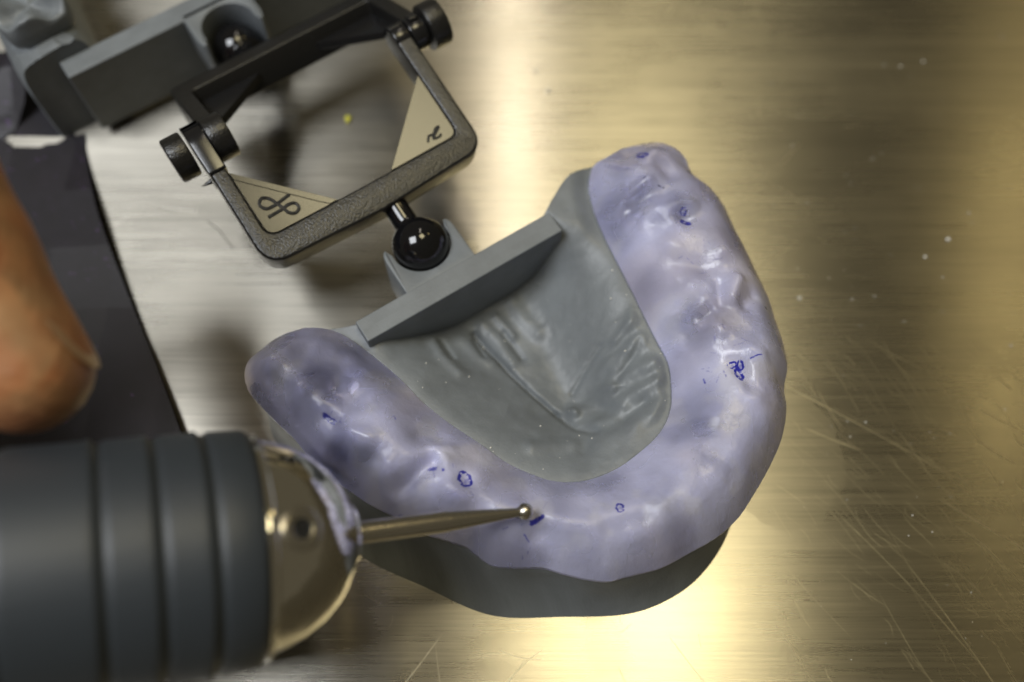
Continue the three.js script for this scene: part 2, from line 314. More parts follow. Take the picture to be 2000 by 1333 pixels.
// ------------------------------------------------------------------ upper dental model
const upper = thing('dental_model', 'grey resin upper jaw model under the lavender splint', 'dental model', 'resin dental models');
const UO = [2, 0, 4];
upper.position.set(UO[0] * MM, 0, UO[2] * MM);
{
  const CX = 2, CZ = 4, NR = 170, NA = BASE.length;
  const insetAt = BASE.map(([bx, bz]) => {               // the wall starts just inside the splint's edge
    const dx = bx - CX, dz = bz - CZ, L = Math.hypot(dx, dz);
    let r = 1; while (r > 0.6 && !inside(loop, CX + dx * r, CZ + dz * r)) r -= 0.004;
    return bz > 6 ? clamp((1 - r) * L + 0.5, 1.2, 6.5) : 1.2;
  });
  const insetSoft = insetAt.map((v, i) => { let q = 0; for (let k = -12; k <= 12; k++) q += insetAt[(i + k + NA) % NA]; return q / 25; });
  const walls = [[0.0, 0], [0.004, 0.25], [0.012, 0.6], [0.03, 1.0]];
  const body = gridGeometry(NA, NR + 26, (i, j) => {
    const [bx, bz] = BASE[i];
    const dx = bx - CX, dz = bz - CZ, L = Math.hypot(dx, dz), inset = insetSoft[i] / L;
    if (j < NR) {
      const r = Math.pow(j / (NR - 1), 0.85) * (1 - inset), x = CX + dx * r, z = CZ + dz * r;
      return [x - CX, modelHeight(x, z), z - CZ];
    }
    const t = (j - NR + 1) / 26, r0 = 1 - inset, x0 = CX + dx * r0, z0 = CZ + dz * r0, h = modelHeight(x0, z0);
    const round = 0.9 * Math.sin(Math.min(1, t * 5) * Math.PI / 2);          // rounded shoulder, then a wall that flares a little
    const y = h * (1 - Math.max(0, t - 0.04) / 0.96) - 0.5 * (1 - Math.cos(Math.min(1, t * 5) * Math.PI / 2)) * (1 - t);
    const out = (0.35 * round + (inset * L - 0.35) * (0.55 * t + 0.45 * t * t * t)) / L + 0.12 * fbm(i / 14, t * 3, 2, 150) / L * (1 - t);
    const r = r0 + out;
    return [dx * r, Math.max(0, y), dz * r];
  }, true);
  toM(body); body.computeVertexNormals();
  {
    const p = body.attributes.position, uv = new Float32Array(p.count * 2);
    for (let k = 0; k < p.count; k++) uv.set([(p.getX(k) + 0.3 * p.getY(k)) / 0.03, (p.getZ(k) + 0.7 * p.getY(k)) / 0.03], k * 2);
    body.setAttribute('uv', new THREE.BufferAttribute(uv, 2));
  }
  part('jaw_body', body, resin, upper);
}
function socketGeometry(height) {                     // clip that holds a ball; ball centre at the origin, opening to +z
  const s = new THREE.Shape();
  const a0 = -0.12, R = 4.12;
  s.moveTo(-5.4, 5.5); s.lineTo(-5.4, 1.2); s.quadraticCurveTo(-5.5, -1.6, -4.6, -1.7);
  s.lineTo(-R * Math.cos(a0), R * Math.sin(a0));
  s.absarc(0, 0, R, Math.PI - a0 * -1, a0, true);
  s.lineTo(4.6, -1.7); s.quadraticCurveTo(5.5, -1.6, 5.4, 1.2); s.lineTo(5.4, 5.5); s.closePath();
  return toCreasedNormals(extrudeUp(s, height, 0.25, 2, 24), 0.5);
}
{
  const TH = Math.atan2(0.542, 0.84);
  const plate = part('back_plate', toM(boxUV(new RoundedBoxGeometry(30.6, 14.4, 3.4, 3, 0.22), 30)), resin, upper);
  const c = [(-18.8 + 6.7 + 4.9 - 20.2) / 4, (1.2 - 15.3 - 18.2 - 2.0) / 4];
  plate.position.set((c[0] - UO[0]) * MM, 7.3 * MM, (c[1] - UO[2]) * MM); plate.rotation.y = TH;
  const sock = part('ball_socket', toM(boxUV(socketGeometry(9), 30)), resin, upper);
  sock.position.set((-12.44 - UO[0]) * MM, 5.5 * MM, (-13.31 - UO[2]) * MM); sock.rotation.y = TH + Math.PI;
}

// ------------------------------------------------------------------ splint
{
  const X0 = -37, X1 = 39, Z0 = -31, Z1 = 33, W = 2048, Hh = Math.round(2048 * (Z1 - Z0) / (X1 - X0));
  const col = new Float32Array(W * Hh * 3);
  for (let j = 0; j < Hh; j++) for (let i = 0; i < W; i++) {
    const x = X0 + (i + 0.5) / W * (X1 - X0), z = Z0 + (j + 0.5) / Hh * (Z1 - Z0);
    const c = fbm(x / 7, z / 7, 4, 200), milk = smooth(0.02, 0.5, fbm(x / 3.4 + 9, z / 3.4, 4, 210)), warm = smooth(0.0, 0.6, fbm(x / 9 + 4, z / 9 + 7, 3, 220));
    const k = (j * W + i) * 3, v = 1 + 0.06 * c + 0.03 * (hash(i, j, 12) - 0.5);
    col[k] = v * mix(mix(218, 229, milk), 233, 0.5 * warm); col[k + 1] = v * mix(mix(219, 229, milk), 225, 0.5 * warm); col[k + 2] = v * mix(mix(250, 250, milk), 238, 0.5 * warm);
  }
  const pxm = W / (X1 - X0), rnd = rng(77);
  function dab(x, z, r, a, color = [52, 54, 178]) {
    const cx = (x - X0) * pxm, cz = (z - Z0) * pxm, R = r * pxm;
    for (let j = Math.floor(cz - R); j <= cz + R; j++) for (let i = Math.floor(cx - R); i <= cx + R; i++) {
      if (i < 0 || j < 0 || i >= W || j >= Hh) continue;
      const d = Math.hypot(i - cx, j - cz) / R, m = a * clamp((1 - d) * 2.2) * smooth(-0.8, 0.15, vnoise(i / 7, j / 7, 33)) * (0.55 + 0.45 * hash(i >> 1, j >> 1, 31)), k = (j * W + i) * 3;
      for (let q = 0; q < 3; q++) col[k + q] = mix(col[k + q], color[q], clamp(m));
    }
  }
  function stroke(pts, w, a, color) {                 // pts flat list in mm
    for (let i = 0; i + 3 < pts.length; i += 2) {
      const L = Math.hypot(pts[i + 2] - pts[i], pts[i + 3] - pts[i + 1]), n = Math.ceil(L / 0.05);
      for (let k = 0; k <= n; k++) dab(mix(pts[i], pts[i + 2], k / n) + (rnd() - 0.5) * 0.06, mix(pts[i + 1], pts[i + 3], k / n) + (rnd() - 0.5) * 0.06, w * (0.7 + 0.6 * rnd()), a * (0.5 + 0.6 * rnd()), color);
    }
  }
  const ring = (x, z, rx, rz, w, a, turn = 0) => {
    const p = []; const ph = rnd() * 6, am = 0.12 + 0.1 * rnd(); for (let k = 0; k <= 40; k++) { const t = k / 40 * 6.283, q = 1 + am * Math.sin(2 * t + ph) + 0.08 * Math.sin(5 * t + 2 * ph), u = rx * Math.cos(t) * q, v = rz * Math.sin(t) * q; p.push(x + u * Math.cos(turn) - v * Math.sin(turn), z + u * Math.sin(turn) + v * Math.cos(turn)); }
    stroke(p, w * 0.95, a * 0.95); dab(x + 0.15 * rx, z + 0.2 * rz, 0.75 * Math.min(rx, rz), 0.45 * a);
  };
  ring(17.8, -24.9, 0.65, 0.45, 0.18, 0.95, 0.9); ring(22.7, -15.6, 0.32, 0.45, 0.11, 0.75); stroke([22.4, -14.5, 23.5, -14.0], 0.36, 0.9);
  ring(27.3, 6.0, 0.5, 0.36, 0.12, 0.85); ring(28.3, 6.1, 0.36, 0.4, 0.13, 0.9); ring(28.1, 7.2, 0.4, 0.8, 0.2, 0.9); stroke([29.2, 5.6, 30.2, 5.2, 30.8, 5.1], 0.1, 0.6);
  stroke([-22.9, 12.4, -22.2, 13.0, -21.5, 13.4], 0.34, 0.95); ring(-5.6, 20.4, 0.75, 0.8, 0.2, 0.9); stroke([-9.7, 19.0, -9.2, 19.1], 0.35, 0.7); stroke([-8.3, 19.4, -8.1, 19.5], 0.2, 0.5);
  stroke([2.2, 25.4, 2.9, 25.1, 3.5, 24.7], 0.3, 0.95); stroke([1.4, 26.6, 2.0, 27.3], 0.12, 0.4); ring(12.7, 23.7, 0.5, 0.4, 0.14, 0.85, -0.5);
  stroke([34.6, 13.2, 34.3, 14.4], 0.22, 0.5); stroke([24.0, 7.2, 24.1, 7.9], 0.12, 0.4); stroke([17.6, -20.5, 18.4, -20.1], 0.14, 0.5, [52, 52, 90]); stroke([19.6, -19.7, 20.4, -19.4], 0.12, 0.5, [52, 52, 90]);
  stroke([-14.4, 12.7, -14.2, 13.0], 0.2, 0.5); 
  for (let k = 0; k < 60; k++) {                      // faint rubbed traces of the marking paper
    const c = [[17, -20], [28, 6], [27, 4], [-8, 20], [3, 26], [-22, 12], [-12, 21], [14, -24], [24, -9]][k % 9], x = c[0] + (rnd() - 0.5) * 7, z = c[1] + (rnd() - 0.5) * 6, a = rnd() * 6.28, L = 0.3 + rnd() * 0.9;
    stroke([x, z, x + Math.cos(a) * L, z + Math.sin(a) * L], 0.07 + 0.06 * rnd(), 0.07 + 0.14 * rnd(), [80, 80, 165]);
  }
  const map = dataTexture(W, Hh, (i, j) => { const k = (j * W + i) * 3; return [col[k], col[k + 1], col[k + 2]]; }, true);
  const NB = 512;
  const frost = dataTexture(NB, NB, (i, j) => 128 + 110 * fbm(i / 26, j / 26, 4, 230) + 26 * (hash(i, j, 13) - 0.5));
  const frostRough = dataTexture(NB, NB, (i, j) => 255 * clamp(0.62 + 0.5 * fbm(i / 60, j / 60, 4, 240)));
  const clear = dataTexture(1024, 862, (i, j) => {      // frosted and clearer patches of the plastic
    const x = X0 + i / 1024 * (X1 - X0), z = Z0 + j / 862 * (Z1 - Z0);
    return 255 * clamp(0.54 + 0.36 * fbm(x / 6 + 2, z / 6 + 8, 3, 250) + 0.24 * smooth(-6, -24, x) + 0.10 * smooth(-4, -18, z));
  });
  frost.repeat.set(6, 5); frostRough.repeat.set(2.3, 2);
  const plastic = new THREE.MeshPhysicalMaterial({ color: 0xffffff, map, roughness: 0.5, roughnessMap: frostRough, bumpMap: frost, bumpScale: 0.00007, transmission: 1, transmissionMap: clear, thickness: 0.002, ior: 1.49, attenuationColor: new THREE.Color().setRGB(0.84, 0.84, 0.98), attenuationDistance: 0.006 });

  // plan: rows run between the cheek side and the palate side of the outline, from one end to the other
  const tipR = 2, tipL = [...OUT].length - 1;
  const A = [], Bp = [];
  const cOut = new THREE.CatmullRomCurve3(OUT.slice(tipR).map((p) => new THREE.Vector3(p[0], p[2], p[1])), false, 'centripetal');
  const inn = [OUT[tipL], ...INN, OUT[0], OUT[1], OUT[2]];
  const cIn = new THREE.CatmullRomCurve3(inn.map((p) => new THREE.Vector3(p[0], p[2], p[1])), false, 'centripetal');
  const NT = 460, NS = 84;
  for (let i = 0; i < NT; i++) {
    const t = i / (NT - 1), w = t - 0.5, tt = 0.5 + w * (1 + 0.0 * w);
    A.push(cOut.getPointAt(clamp(tt))); Bp.push(cIn.getPointAt(clamp(1 - tt)));
  }
  const rows = [];
  for (let i = 0; i < NT; i++) {
    const row = [];
    for (let j = 0; j < NS; j++) {
      const s = 0.5 - 0.5 * Math.cos(Math.PI * j / (NS - 1)), x = mix(A[i].x, Bp[i].x, s), z = mix(A[i].z, Bp[i].z, s);
      const k = edgeInfo(x, z), top = splintTop(x, z, k);
      const low = Math.min(top - 0.4 - 0.5 * smooth(0, 1.2, k.d), Math.max(modelHeight(x, z) + 0.14, k.d < 3.4 && k.inner < 0.5 ? k.e - 0.8 + 0.3 * k.d : 0));
      row.push([x, z, top, low]);
    }
    rows.push(row);
  }
  const ring2 = 2 * NS;
  const g = gridGeometry(NT, ring2 + 1, (i, j) => {
    j %= ring2;
    const q = j < NS ? rows[i][j] : rows[i][ring2 - 1 - j];
    return [q[0], j < NS ? q[2] : q[3], q[1]];
  });
  let geo = g; toM(geo); geo.deleteAttribute('normal'); geo = mergeVertices(geo, 1e-6); geo.computeVertexNormals();
  const p = geo.attributes.position, uv = new Float32Array(p.count * 2);
  for (let k = 0; k < p.count; k++) uv.set([(p.getX(k) / MM - X0) / (X1 - X0), (p.getZ(k) / MM - Z0) / (Z1 - Z0)], k * 2);
  geo.setAttribute('uv', new THREE.BufferAttribute(uv, 2));
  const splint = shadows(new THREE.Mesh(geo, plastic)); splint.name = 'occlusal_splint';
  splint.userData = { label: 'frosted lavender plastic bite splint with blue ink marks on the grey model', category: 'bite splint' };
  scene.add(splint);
}

// ------------------------------------------------------------------ articulator (two hinged black frames with ball studs)
const HINGE = [-27.24, 20.53, -34.92], TURN = Math.atan2(0.565, 0.825);
const artic = thing('hinge_articulator', 'black plastic hinged frame linking the two grey models', 'articulator');
artic.position.set(HINGE[0] * MM, HINGE[1] * MM, HINGE[2] * MM); artic.rotation.y = TURN;
const grained = (g) => toM(boxUV(g, 11));
function cyl(r, len, bevel = 0.3, seg = 40) {         // along x, centred
  const pr = [[0, -len / 2], [r - bevel, -len / 2], [r - bevel * 0.3, -len / 2 + bevel * 0.3], [r, -len / 2 + bevel], [r, len / 2 - bevel], [r - bevel * 0.3, len / 2 - bevel * 0.3], [r - bevel, len / 2], [0, len / 2]].map((q) => new THREE.Vector2(...q));
  const g = new THREE.LatheGeometry(pr, seg); g.rotateZ(-Math.PI / 2); return toCreasedNormals(g, 0.6);
}
{
  // near frame: 27 mm from hinge to stud, tipped down towards the upper model
  const T = 4.6, b0 = 27;
  const s = roundedPoly([[-18.9, 22.4 - b0], [-19.1, 7.2 - b0, 3.6], [-2, 6.3 - b0], [14.95, 7.0 - b0, 3.2], [14.9, 28.6 - b0], [12.5, 28.6 - b0], [12.6, 10.4 - b0, 1.6], [-2, 10.55 - b0], [-16.8, 10.8 - b0, 1.8], [-16.8, 22.4 - b0]]);
  let g = extrudeUp(s, T, 0.35, 3, 12); g.translate(0, -T / 2, 0); g = toCreasedNormals(g, 0.6);
  const frame = part('hinge_frame', grained(g), blackGrain, artic); frame.rotation.x = THREE.MathUtils.degToRad(14);
  frame.userData.label = 'grained black frame with corner gussets above the bench';
  // smooth sleeve round the hinge end of one arm
  const sl = roundedPoly([[-2.7, -5.2, 0.4], [2.7, -5.2, 0.4], [2.7, 1.5, 2.0], [0.6, 3.2, 1.6], [-0.6, 3.2, 1.6], [-2.7, 1.5, 2.0]]);
  let sg = new THREE.ExtrudeGeometry(sl, { depth: 2.1, bevelEnabled: true, bevelThickness: 0.2, bevelSize: 0.2, bevelOffset: -0.2, bevelSegments: 3, curveSegments: 10 });
  sg.rotateY(Math.PI / 2); sg.rotateX(-Math.PI / 2); sg.translate(-18.9, 0, 0);
  part('hinge_sleeve', grained(toCreasedNormals(sg, 0.7)), blackGloss, frame);
  const er = part('hinge_eye', grained(cyl(2.6, 2.3, 0.2)), blackGloss, frame); er.position.set(13.7 * MM, 0, 0);
  // corner gussets, set a little below the top face
  const gus = (pts, h, y) => { let q = extrudeUp(roundedPoly(pts.map(([a, b, r]) => [a, b - b0, r])), h, 0.05, 1); q.translate(0, y, 0); return toCreasedNormals(q, 0.4); };
  const g1 = part('gusset', grained(gus([[-16.75, 21.2], [-16.7, 10.9, 1.6], [-6.4, 10.65]], 1.1, 0.9)), blackGloss, frame);
  part('step', grained(gus([[-16.7, 20.0], [-15.6, 18.8], [-8.6, 11.6], [-7.6, 10.7], [-6.6, 10.7], [-16.7, 21.0]], 0.18, 1.95)), blackGloss, g1);
  part('gusset', grained(gus([[12.5, 20.6], [1.9, 10.6], [12.5, 10.5, 1.4]], 1.1, 0.9)), blackGloss, frame);
  // raised knot emblem on the gusset
  const knot = (pts, r, y) => {
    const c = new THREE.CatmullRomCurve3(pts.map(([a, b]) => new THREE.Vector3(a, 0, b0 - b)), false, 'centripetal');
    const t = new THREE.TubeGeometry(c, 110, r, 10, false); t.scale(1, 0.7, 1); t.translate(0, y, 0); return t;
  };
  part('knot_emblem', toM(knot([[-11.5,14.55],[-12.9,14.35],[-14.2,14.2],[-15.15,14.4],[-15.6,15.2],[-15,15.9],[-14.2,15.5],[-13.6,14.4],[-13.2,13.3],[-12.8,12.3],[-12.1,11.95],[-11.4,12.3],[-11.5,13.1],[-12.2,13.4],[-13.6,13.25],[-15.5,13.2]], 0.23, 2.05)), blackGrain, g1);
  part('small_emblem', toM(knot([[8.4,11.5],[9,12.2],[9.6,12.1],[10.4,12.7],[10.9,12.7],[10.2,12.2],[9.3,11.6],[10.1,11.4],[10.6,11.6]], 0.18, 2.05)), blackGrain, frame);
  const bur = part('moulding_tab', toM(new THREE.ConeGeometry(0.5, 2.0, 10)), blackGloss, frame); bur.rotation.z = Math.PI / 2; bur.position.set(-19.7 * MM, -0.8 * MM, 4.6 * MM);
  // stud: post and ball
  const stud = [[0, -1.0], [1.95, -1.0], [1.85, 0.5], [1.7, 2.0], [1.75, 4.2], [2.3, 5.0]].map((q) => new THREE.Vector2(...q));
  const arc = []; for (let k = 6; k <= 40; k++) { const t = k / 40 * Math.PI; arc.push(new THREE.Vector2(Math.max(0, 3.95 * Math.sin(t)), 8.3 - 3.95 * Math.cos(t))); }
  let st = new THREE.LatheGeometry([...stud.slice(0, 5), ...arc], 56); st.rotateX(Math.PI / 2); st.translate(0, 0, b0 - 8.3);
  part('ball_stud', toM(st), blackBall, frame);

  // far frame: dropping to the other model
  const s2 = roundedPoly([[-16.9, -1.2], [-16.9, 16.6, 1.2], [17.5, 16.6, 1.2], [17.5, 0], [15.15, 0], [15.15, 12.6, 0.8], [-14.4, 12.6, 0.8], [-14.4, -1.2]]);
  let f2 = extrudeUp(s2, 5.0, 0.3, 3, 10); f2.translate(0, -2.5, 0);
  const far = part('hinge_frame', grained(toCreasedNormals(f2, 0.6)), blackGrain, artic); far.rotation.x = THREE.MathUtils.degToRad(-27.5);
  far.userData.label = 'black frame in shade sloping down behind the hinge';
  for (const sx of [-1, 1]) {
    const q = extrudeUp(roundedPoly(sx < 0 ? [[-14.5, 3.4], [-14.5, 12.7], [-4.2, 12.7]] : [[15.2, 3.4], [5, 12.7], [15.2, 12.7]]), 1.2, 0.05, 1); q.translate(0, -0.9, 0);
    part('gusset', grained(toCreasedNormals(q, 0.4)), blackGloss, far);
  }
  const e1 = part('hinge_eye', grained(cyl(3.2, 2.9, 0.25)), blackGrain, far); e1.position.x = -15.1 * MM;
  const e2 = part('hinge_eye', grained(cyl(2.5, 2.4, 0.2)), blackGloss, far); e2.position.x = 16.3 * MM;
  const key = part('hinge_key', grained(new RoundedBoxGeometry(1.3, 1.0, 1.5, 2, 0.15)), blackGloss, far); key.position.set(16.3 * MM, 2.4 * MM, 0.6 * MM);
  let st2 = new THREE.LatheGeometry([...stud.slice(0, 5), ...arc], 56); st2.rotateX(-Math.PI / 2); st2.translate(-3.8, 0, -(25 - 8.3));
  part('ball_stud', toM(st2), blackBall, far);
  const k1 = part('hinge_pin_head', grained(cyl(3.15, 2.8, 0.3)), blackGrain, artic); k1.position.x = -20.9 * MM;
  const k2 = part('hinge_pin_head', grained(cyl(3.4, 2.9, 0.3)), blackGrain, artic); k2.position.x = 19.2 * MM;
}

// ------------------------------------------------------------------ lower model
const lower = thing('dental_model', 'grey resin lower jaw model with bare molar, blurred in the background', 'dental model', 'resin dental models');
lower.position.set(HINGE[0] * MM, 0, HINGE[2] * MM); lower.rotation.y = TURN;
{
  const plate = part('back_plate', toM(boxUV(new RoundedBoxGeometry(49.5, 12.8, 3.6, 3, 0.3), 30)), resin, lower);
  plate.position.set(-3.3 * MM, 8.2 * MM, -28.4 * MM);
  const s = part('ball_socket', toM(boxUV(socketGeometry(7.4), 30)), resin, lower);
  s.position.set(-3.8 * MM, 7.2 * MM, -22.2 * MM);
  // horseshoe body: two arms running away from the plate
  const arch = (sx) => {
    const f = (x, z) => {                             // height of the ridge over its own plan
      const lobes = 1.5 * fbm(x / 4, z / 4, 4, 300);
      return 15.5 + 1.8 * smooth(0, -12, z) + lobes;
    };
    const N1 = 60, N2 = 64;
    return gridGeometry(N1, N2, (i, j) => {
      const v = i / (N1 - 1), a = j / (N2 - 1);       // along the arm, round its section
      const z = -30.2 - v * 38, cx = sx * (28.2 - 6 * v * v) + (sx > 0 ? -7 : 0), half = 6.3 - 0.6 * v;
      const endR = Math.sqrt(Math.min(1, v * 9 + 0.001)) * 0.1 + 0.9;
      const th = a * Math.PI;                          // 0 outer foot .. pi inner foot
      const ex = Math.cos(th), x = cx + sx * half * Math.sign(ex) * Math.pow(Math.abs(ex), 0.42) * endR;
      const top = f(x, z) * (0.94 + 0.06 * endR), y = a === 0 || a === 1 ? 0 : Math.max(0, top * Math.pow(Math.sin(th), 0.36));
      return [x, y, z];
    });
  };
  const cap = (g, n2) => {                              // close the near end
    const p = g.attributes.position, idx = [...g.index.array], c = [0, 0, 0];
    const base = p.count, arr = Array.from(p.array);
    for (let j = 0; j < n2; j++) { c[0] += p.getX(j) / n2; c[2] += p.getZ(j) / n2; }
    arr.push(c[0], 7, c[2] + 0.3);
    for (let j = 0; j < n2; j++) idx.push(base, (j + 1) % n2, j);
    const q = new THREE.BufferGeometry(); q.setAttribute('position', new THREE.BufferAttribute(new Float32Array(arr), 3)); q.setIndex(idx); return q;
  };
  const arms = [cap(arch(-1), 64), cap(arch(1), 64)].map((g) => boxUV(toCreasedNormals(toM(g), 0.8), 0.03));
  part('jaw_arm', arms[0], resin, lower); part('jaw_arm', arms[1], resin, lower);
  // molar crowns
  const crown = (w, d, h, seed) => {
    const N1 = 56, N2 = 30;
    const g = gridGeometry(N1, N2, (i, j) => {
      const a = i / N1 * 6.2832, t = j / (N2 - 1);
      const sq = Math.pow(Math.pow(Math.abs(Math.cos(a)), 3.2) + Math.pow(Math.abs(Math.sin(a)), 3.2), -1 / 3.2);
      let r, y;
      if (t < 0.55) { const u = t / 0.55; r = 0.86 + 0.16 * Math.sin(u * 2.4); y = h * u * 0.93; } else { const u = (t - 0.55) / 0.45; r = (0.86 + 0.16 * Math.sin(2.4)) * Math.cos(u * Math.PI / 2); y = h * (0.93 + 0.07 * Math.sin(Math.min(1, u * 3) * 1.57)) - h * 0.30 * smooth(0.25, 1, u); }
      const x = Math.cos(a) * sq * r * w / 2, z = Math.sin(a) * sq * r * d / 2;
      y += t > 0.45 ? h * 0.16 * Math.sin(a * 4 + seed) * smooth(0.45, 0.62, t) * (1 - smooth(0.75, 1, t)) + 0.7 * fbm(x / 1.6, z / 1.6, 3, 310) : 0;
      return [x, y, z];
    }, true);
    toM(g); const m = mergeVertices(g, 1e-7); m.computeVertexNormals(); return boxUV(m, 0.03);
  };
  for (const [x, z, w, d, h, sd] of [[-27.3, -37.6, 10.6, 11, 6.4, 0.6], [-26.4, -48.6, 10.4, 10.4, 6.2, 2.0], [-24.6, -58, 8, 7.6, 6.4, 4.0], [20.6, -38.2, 10.4, 11, 6.2, 1.2], [19.8, -49, 10.2, 10.4, 6.2, 3.0]]) {
    const t = part('molar', crown(w, d, h, sd), resin, lower); t.position.set(x * MM, 14.6 * MM, z * MM);
  }
}

// ------------------------------------------------------------------ articulating paper
const paperMap = dataTexture(512, 512, (i, j) => {
  const v = 1 + 0.22 * fbm(i / 40, j / 40, 4, 400) + 0.15 * (hash(i, j, 15) - 0.5), s = smooth(0.60, 0.72, fbm(i / 9 + 3, j / 9, 3, 410) + 0.25 * vnoise(i / 50, j / 50, 412));
  return [mix(26 * v, 80, s), mix(22 * v, 56, s), mix(31 * v, 102, s)];
}, true);
const paper = new THREE.MeshStandardMaterial({ map: paperMap, roughness: 0.5, bumpMap: grainBump, bumpScale: 0.00003 });
function sheet(fn, n, m, thick) {                      // a sheet of paper with real thickness
  const top = (i, j) => fn(i / (n - 1), j / (m - 1));
  const g = gridGeometry(n, 2 * m + 1, (i, j) => { j %= 2 * m; const p = j < m ? top(i, j) : top(i, 2 * m - 1 - j); return j < m ? [p[0], p[1] + thick, p[2]] : p; });
  toM(g); const q = toCreasedNormals(mergeVertices(g, 1e-8), 0.7); return boxUV(q, 0.03);
}
{
  const edge = (v) => { const z = mix(-40.6, 30, v); return [mix(-69, -38, smooth(0, 1, v) * 0.35 + v * 0.65), z]; };
  const strip = sheet((u, v) => {
    const [xr, z] = edge(v), jag = v < 0.02 ? 0.9 * vnoise(u * 14, 3, 5) + (u > 0.5 && u < 0.88 ? 2.2 * Math.sin((u - 0.5) / 0.38 * Math.PI) : 0) : 0;
    const curl = 1.7 * Math.pow(u, 3) * smooth(0.0, 0.25, v) * (0.8 + 0.3 * Math.sin(v * 9));
    return [xr - 28 * (1 - u), 0.12 + curl + 0.14 * (1 + Math.sin(v * 14 + u * 5)), z + jag];
  }, 44, 120, 0.06);
  const m = shadows(new THREE.Mesh(strip, paper)); m.name = numbered('articulating_paper');
  m.userData = { label: 'long dark purple strip of marking paper lying flat under the hand', category: 'paper', group: 'marking paper' }; scene.add(m);
  // torn piece standing up against the lower model
  const rightEdge = new THREE.CatmullRomCurve3([[-79.7,9.0,-55.7],[-78.5,7.0,-51.3],[-78.0,4.0,-46.7],[-79.1,2.0,-44.2],[-80.1,0.8,-42.6],[-82.1,0.4,-40.2]].map((q) => new THREE.Vector3(...q)), false, 'centripetal');
  const torn = sheet((u, v) => {
    const q = rightEdge.getPoint(v), w = 13 * Math.pow(v, 0.75) + 0.2, rag = v > 0.6 ? 0.35 * vnoise(v * 60, 2, 8) : 0.08 * vnoise(v * 40, 4, 8);
    return [q.x - w * (1 - u) + rag * u, Math.max(0.25, q.y * (1 - 0.25 * (1 - u)) + 0.3 * vnoise(v * 5, u * 3, 7)), q.z + (1 - u) * 1.5];
  }, 26, 80, 0.08);
  const m2 = shadows(new THREE.Mesh(torn, paper)); m2.name = numbered('articulating_paper');
  m2.userData = { label: 'torn pointed scrap of dark marking paper beside the lower model', category: 'paper', group: 'marking paper' }; scene.add(m2);
  const flat = sheet((u, v) => [mix(-104, mix(-80.5, -70.5, v), u) + 0.3 * vnoise(v * 9, 1, 3) * u, 0.14 + 0.1 * Math.sin(u * 6 + v * 4), mix(-58, -40.9, v) + 0.5 * vnoise(u * 9, 2, 4) * v], 30, 30, 0.06);
  const m3 = shadows(new THREE.Mesh(flat, paper)); m3.name = numbered('articulating_paper');
  m3.userData = { label: 'flat dark piece of marking paper at the foot of the lower model', category: 'paper', group: 'marking paper' }; scene.add(m3);
}

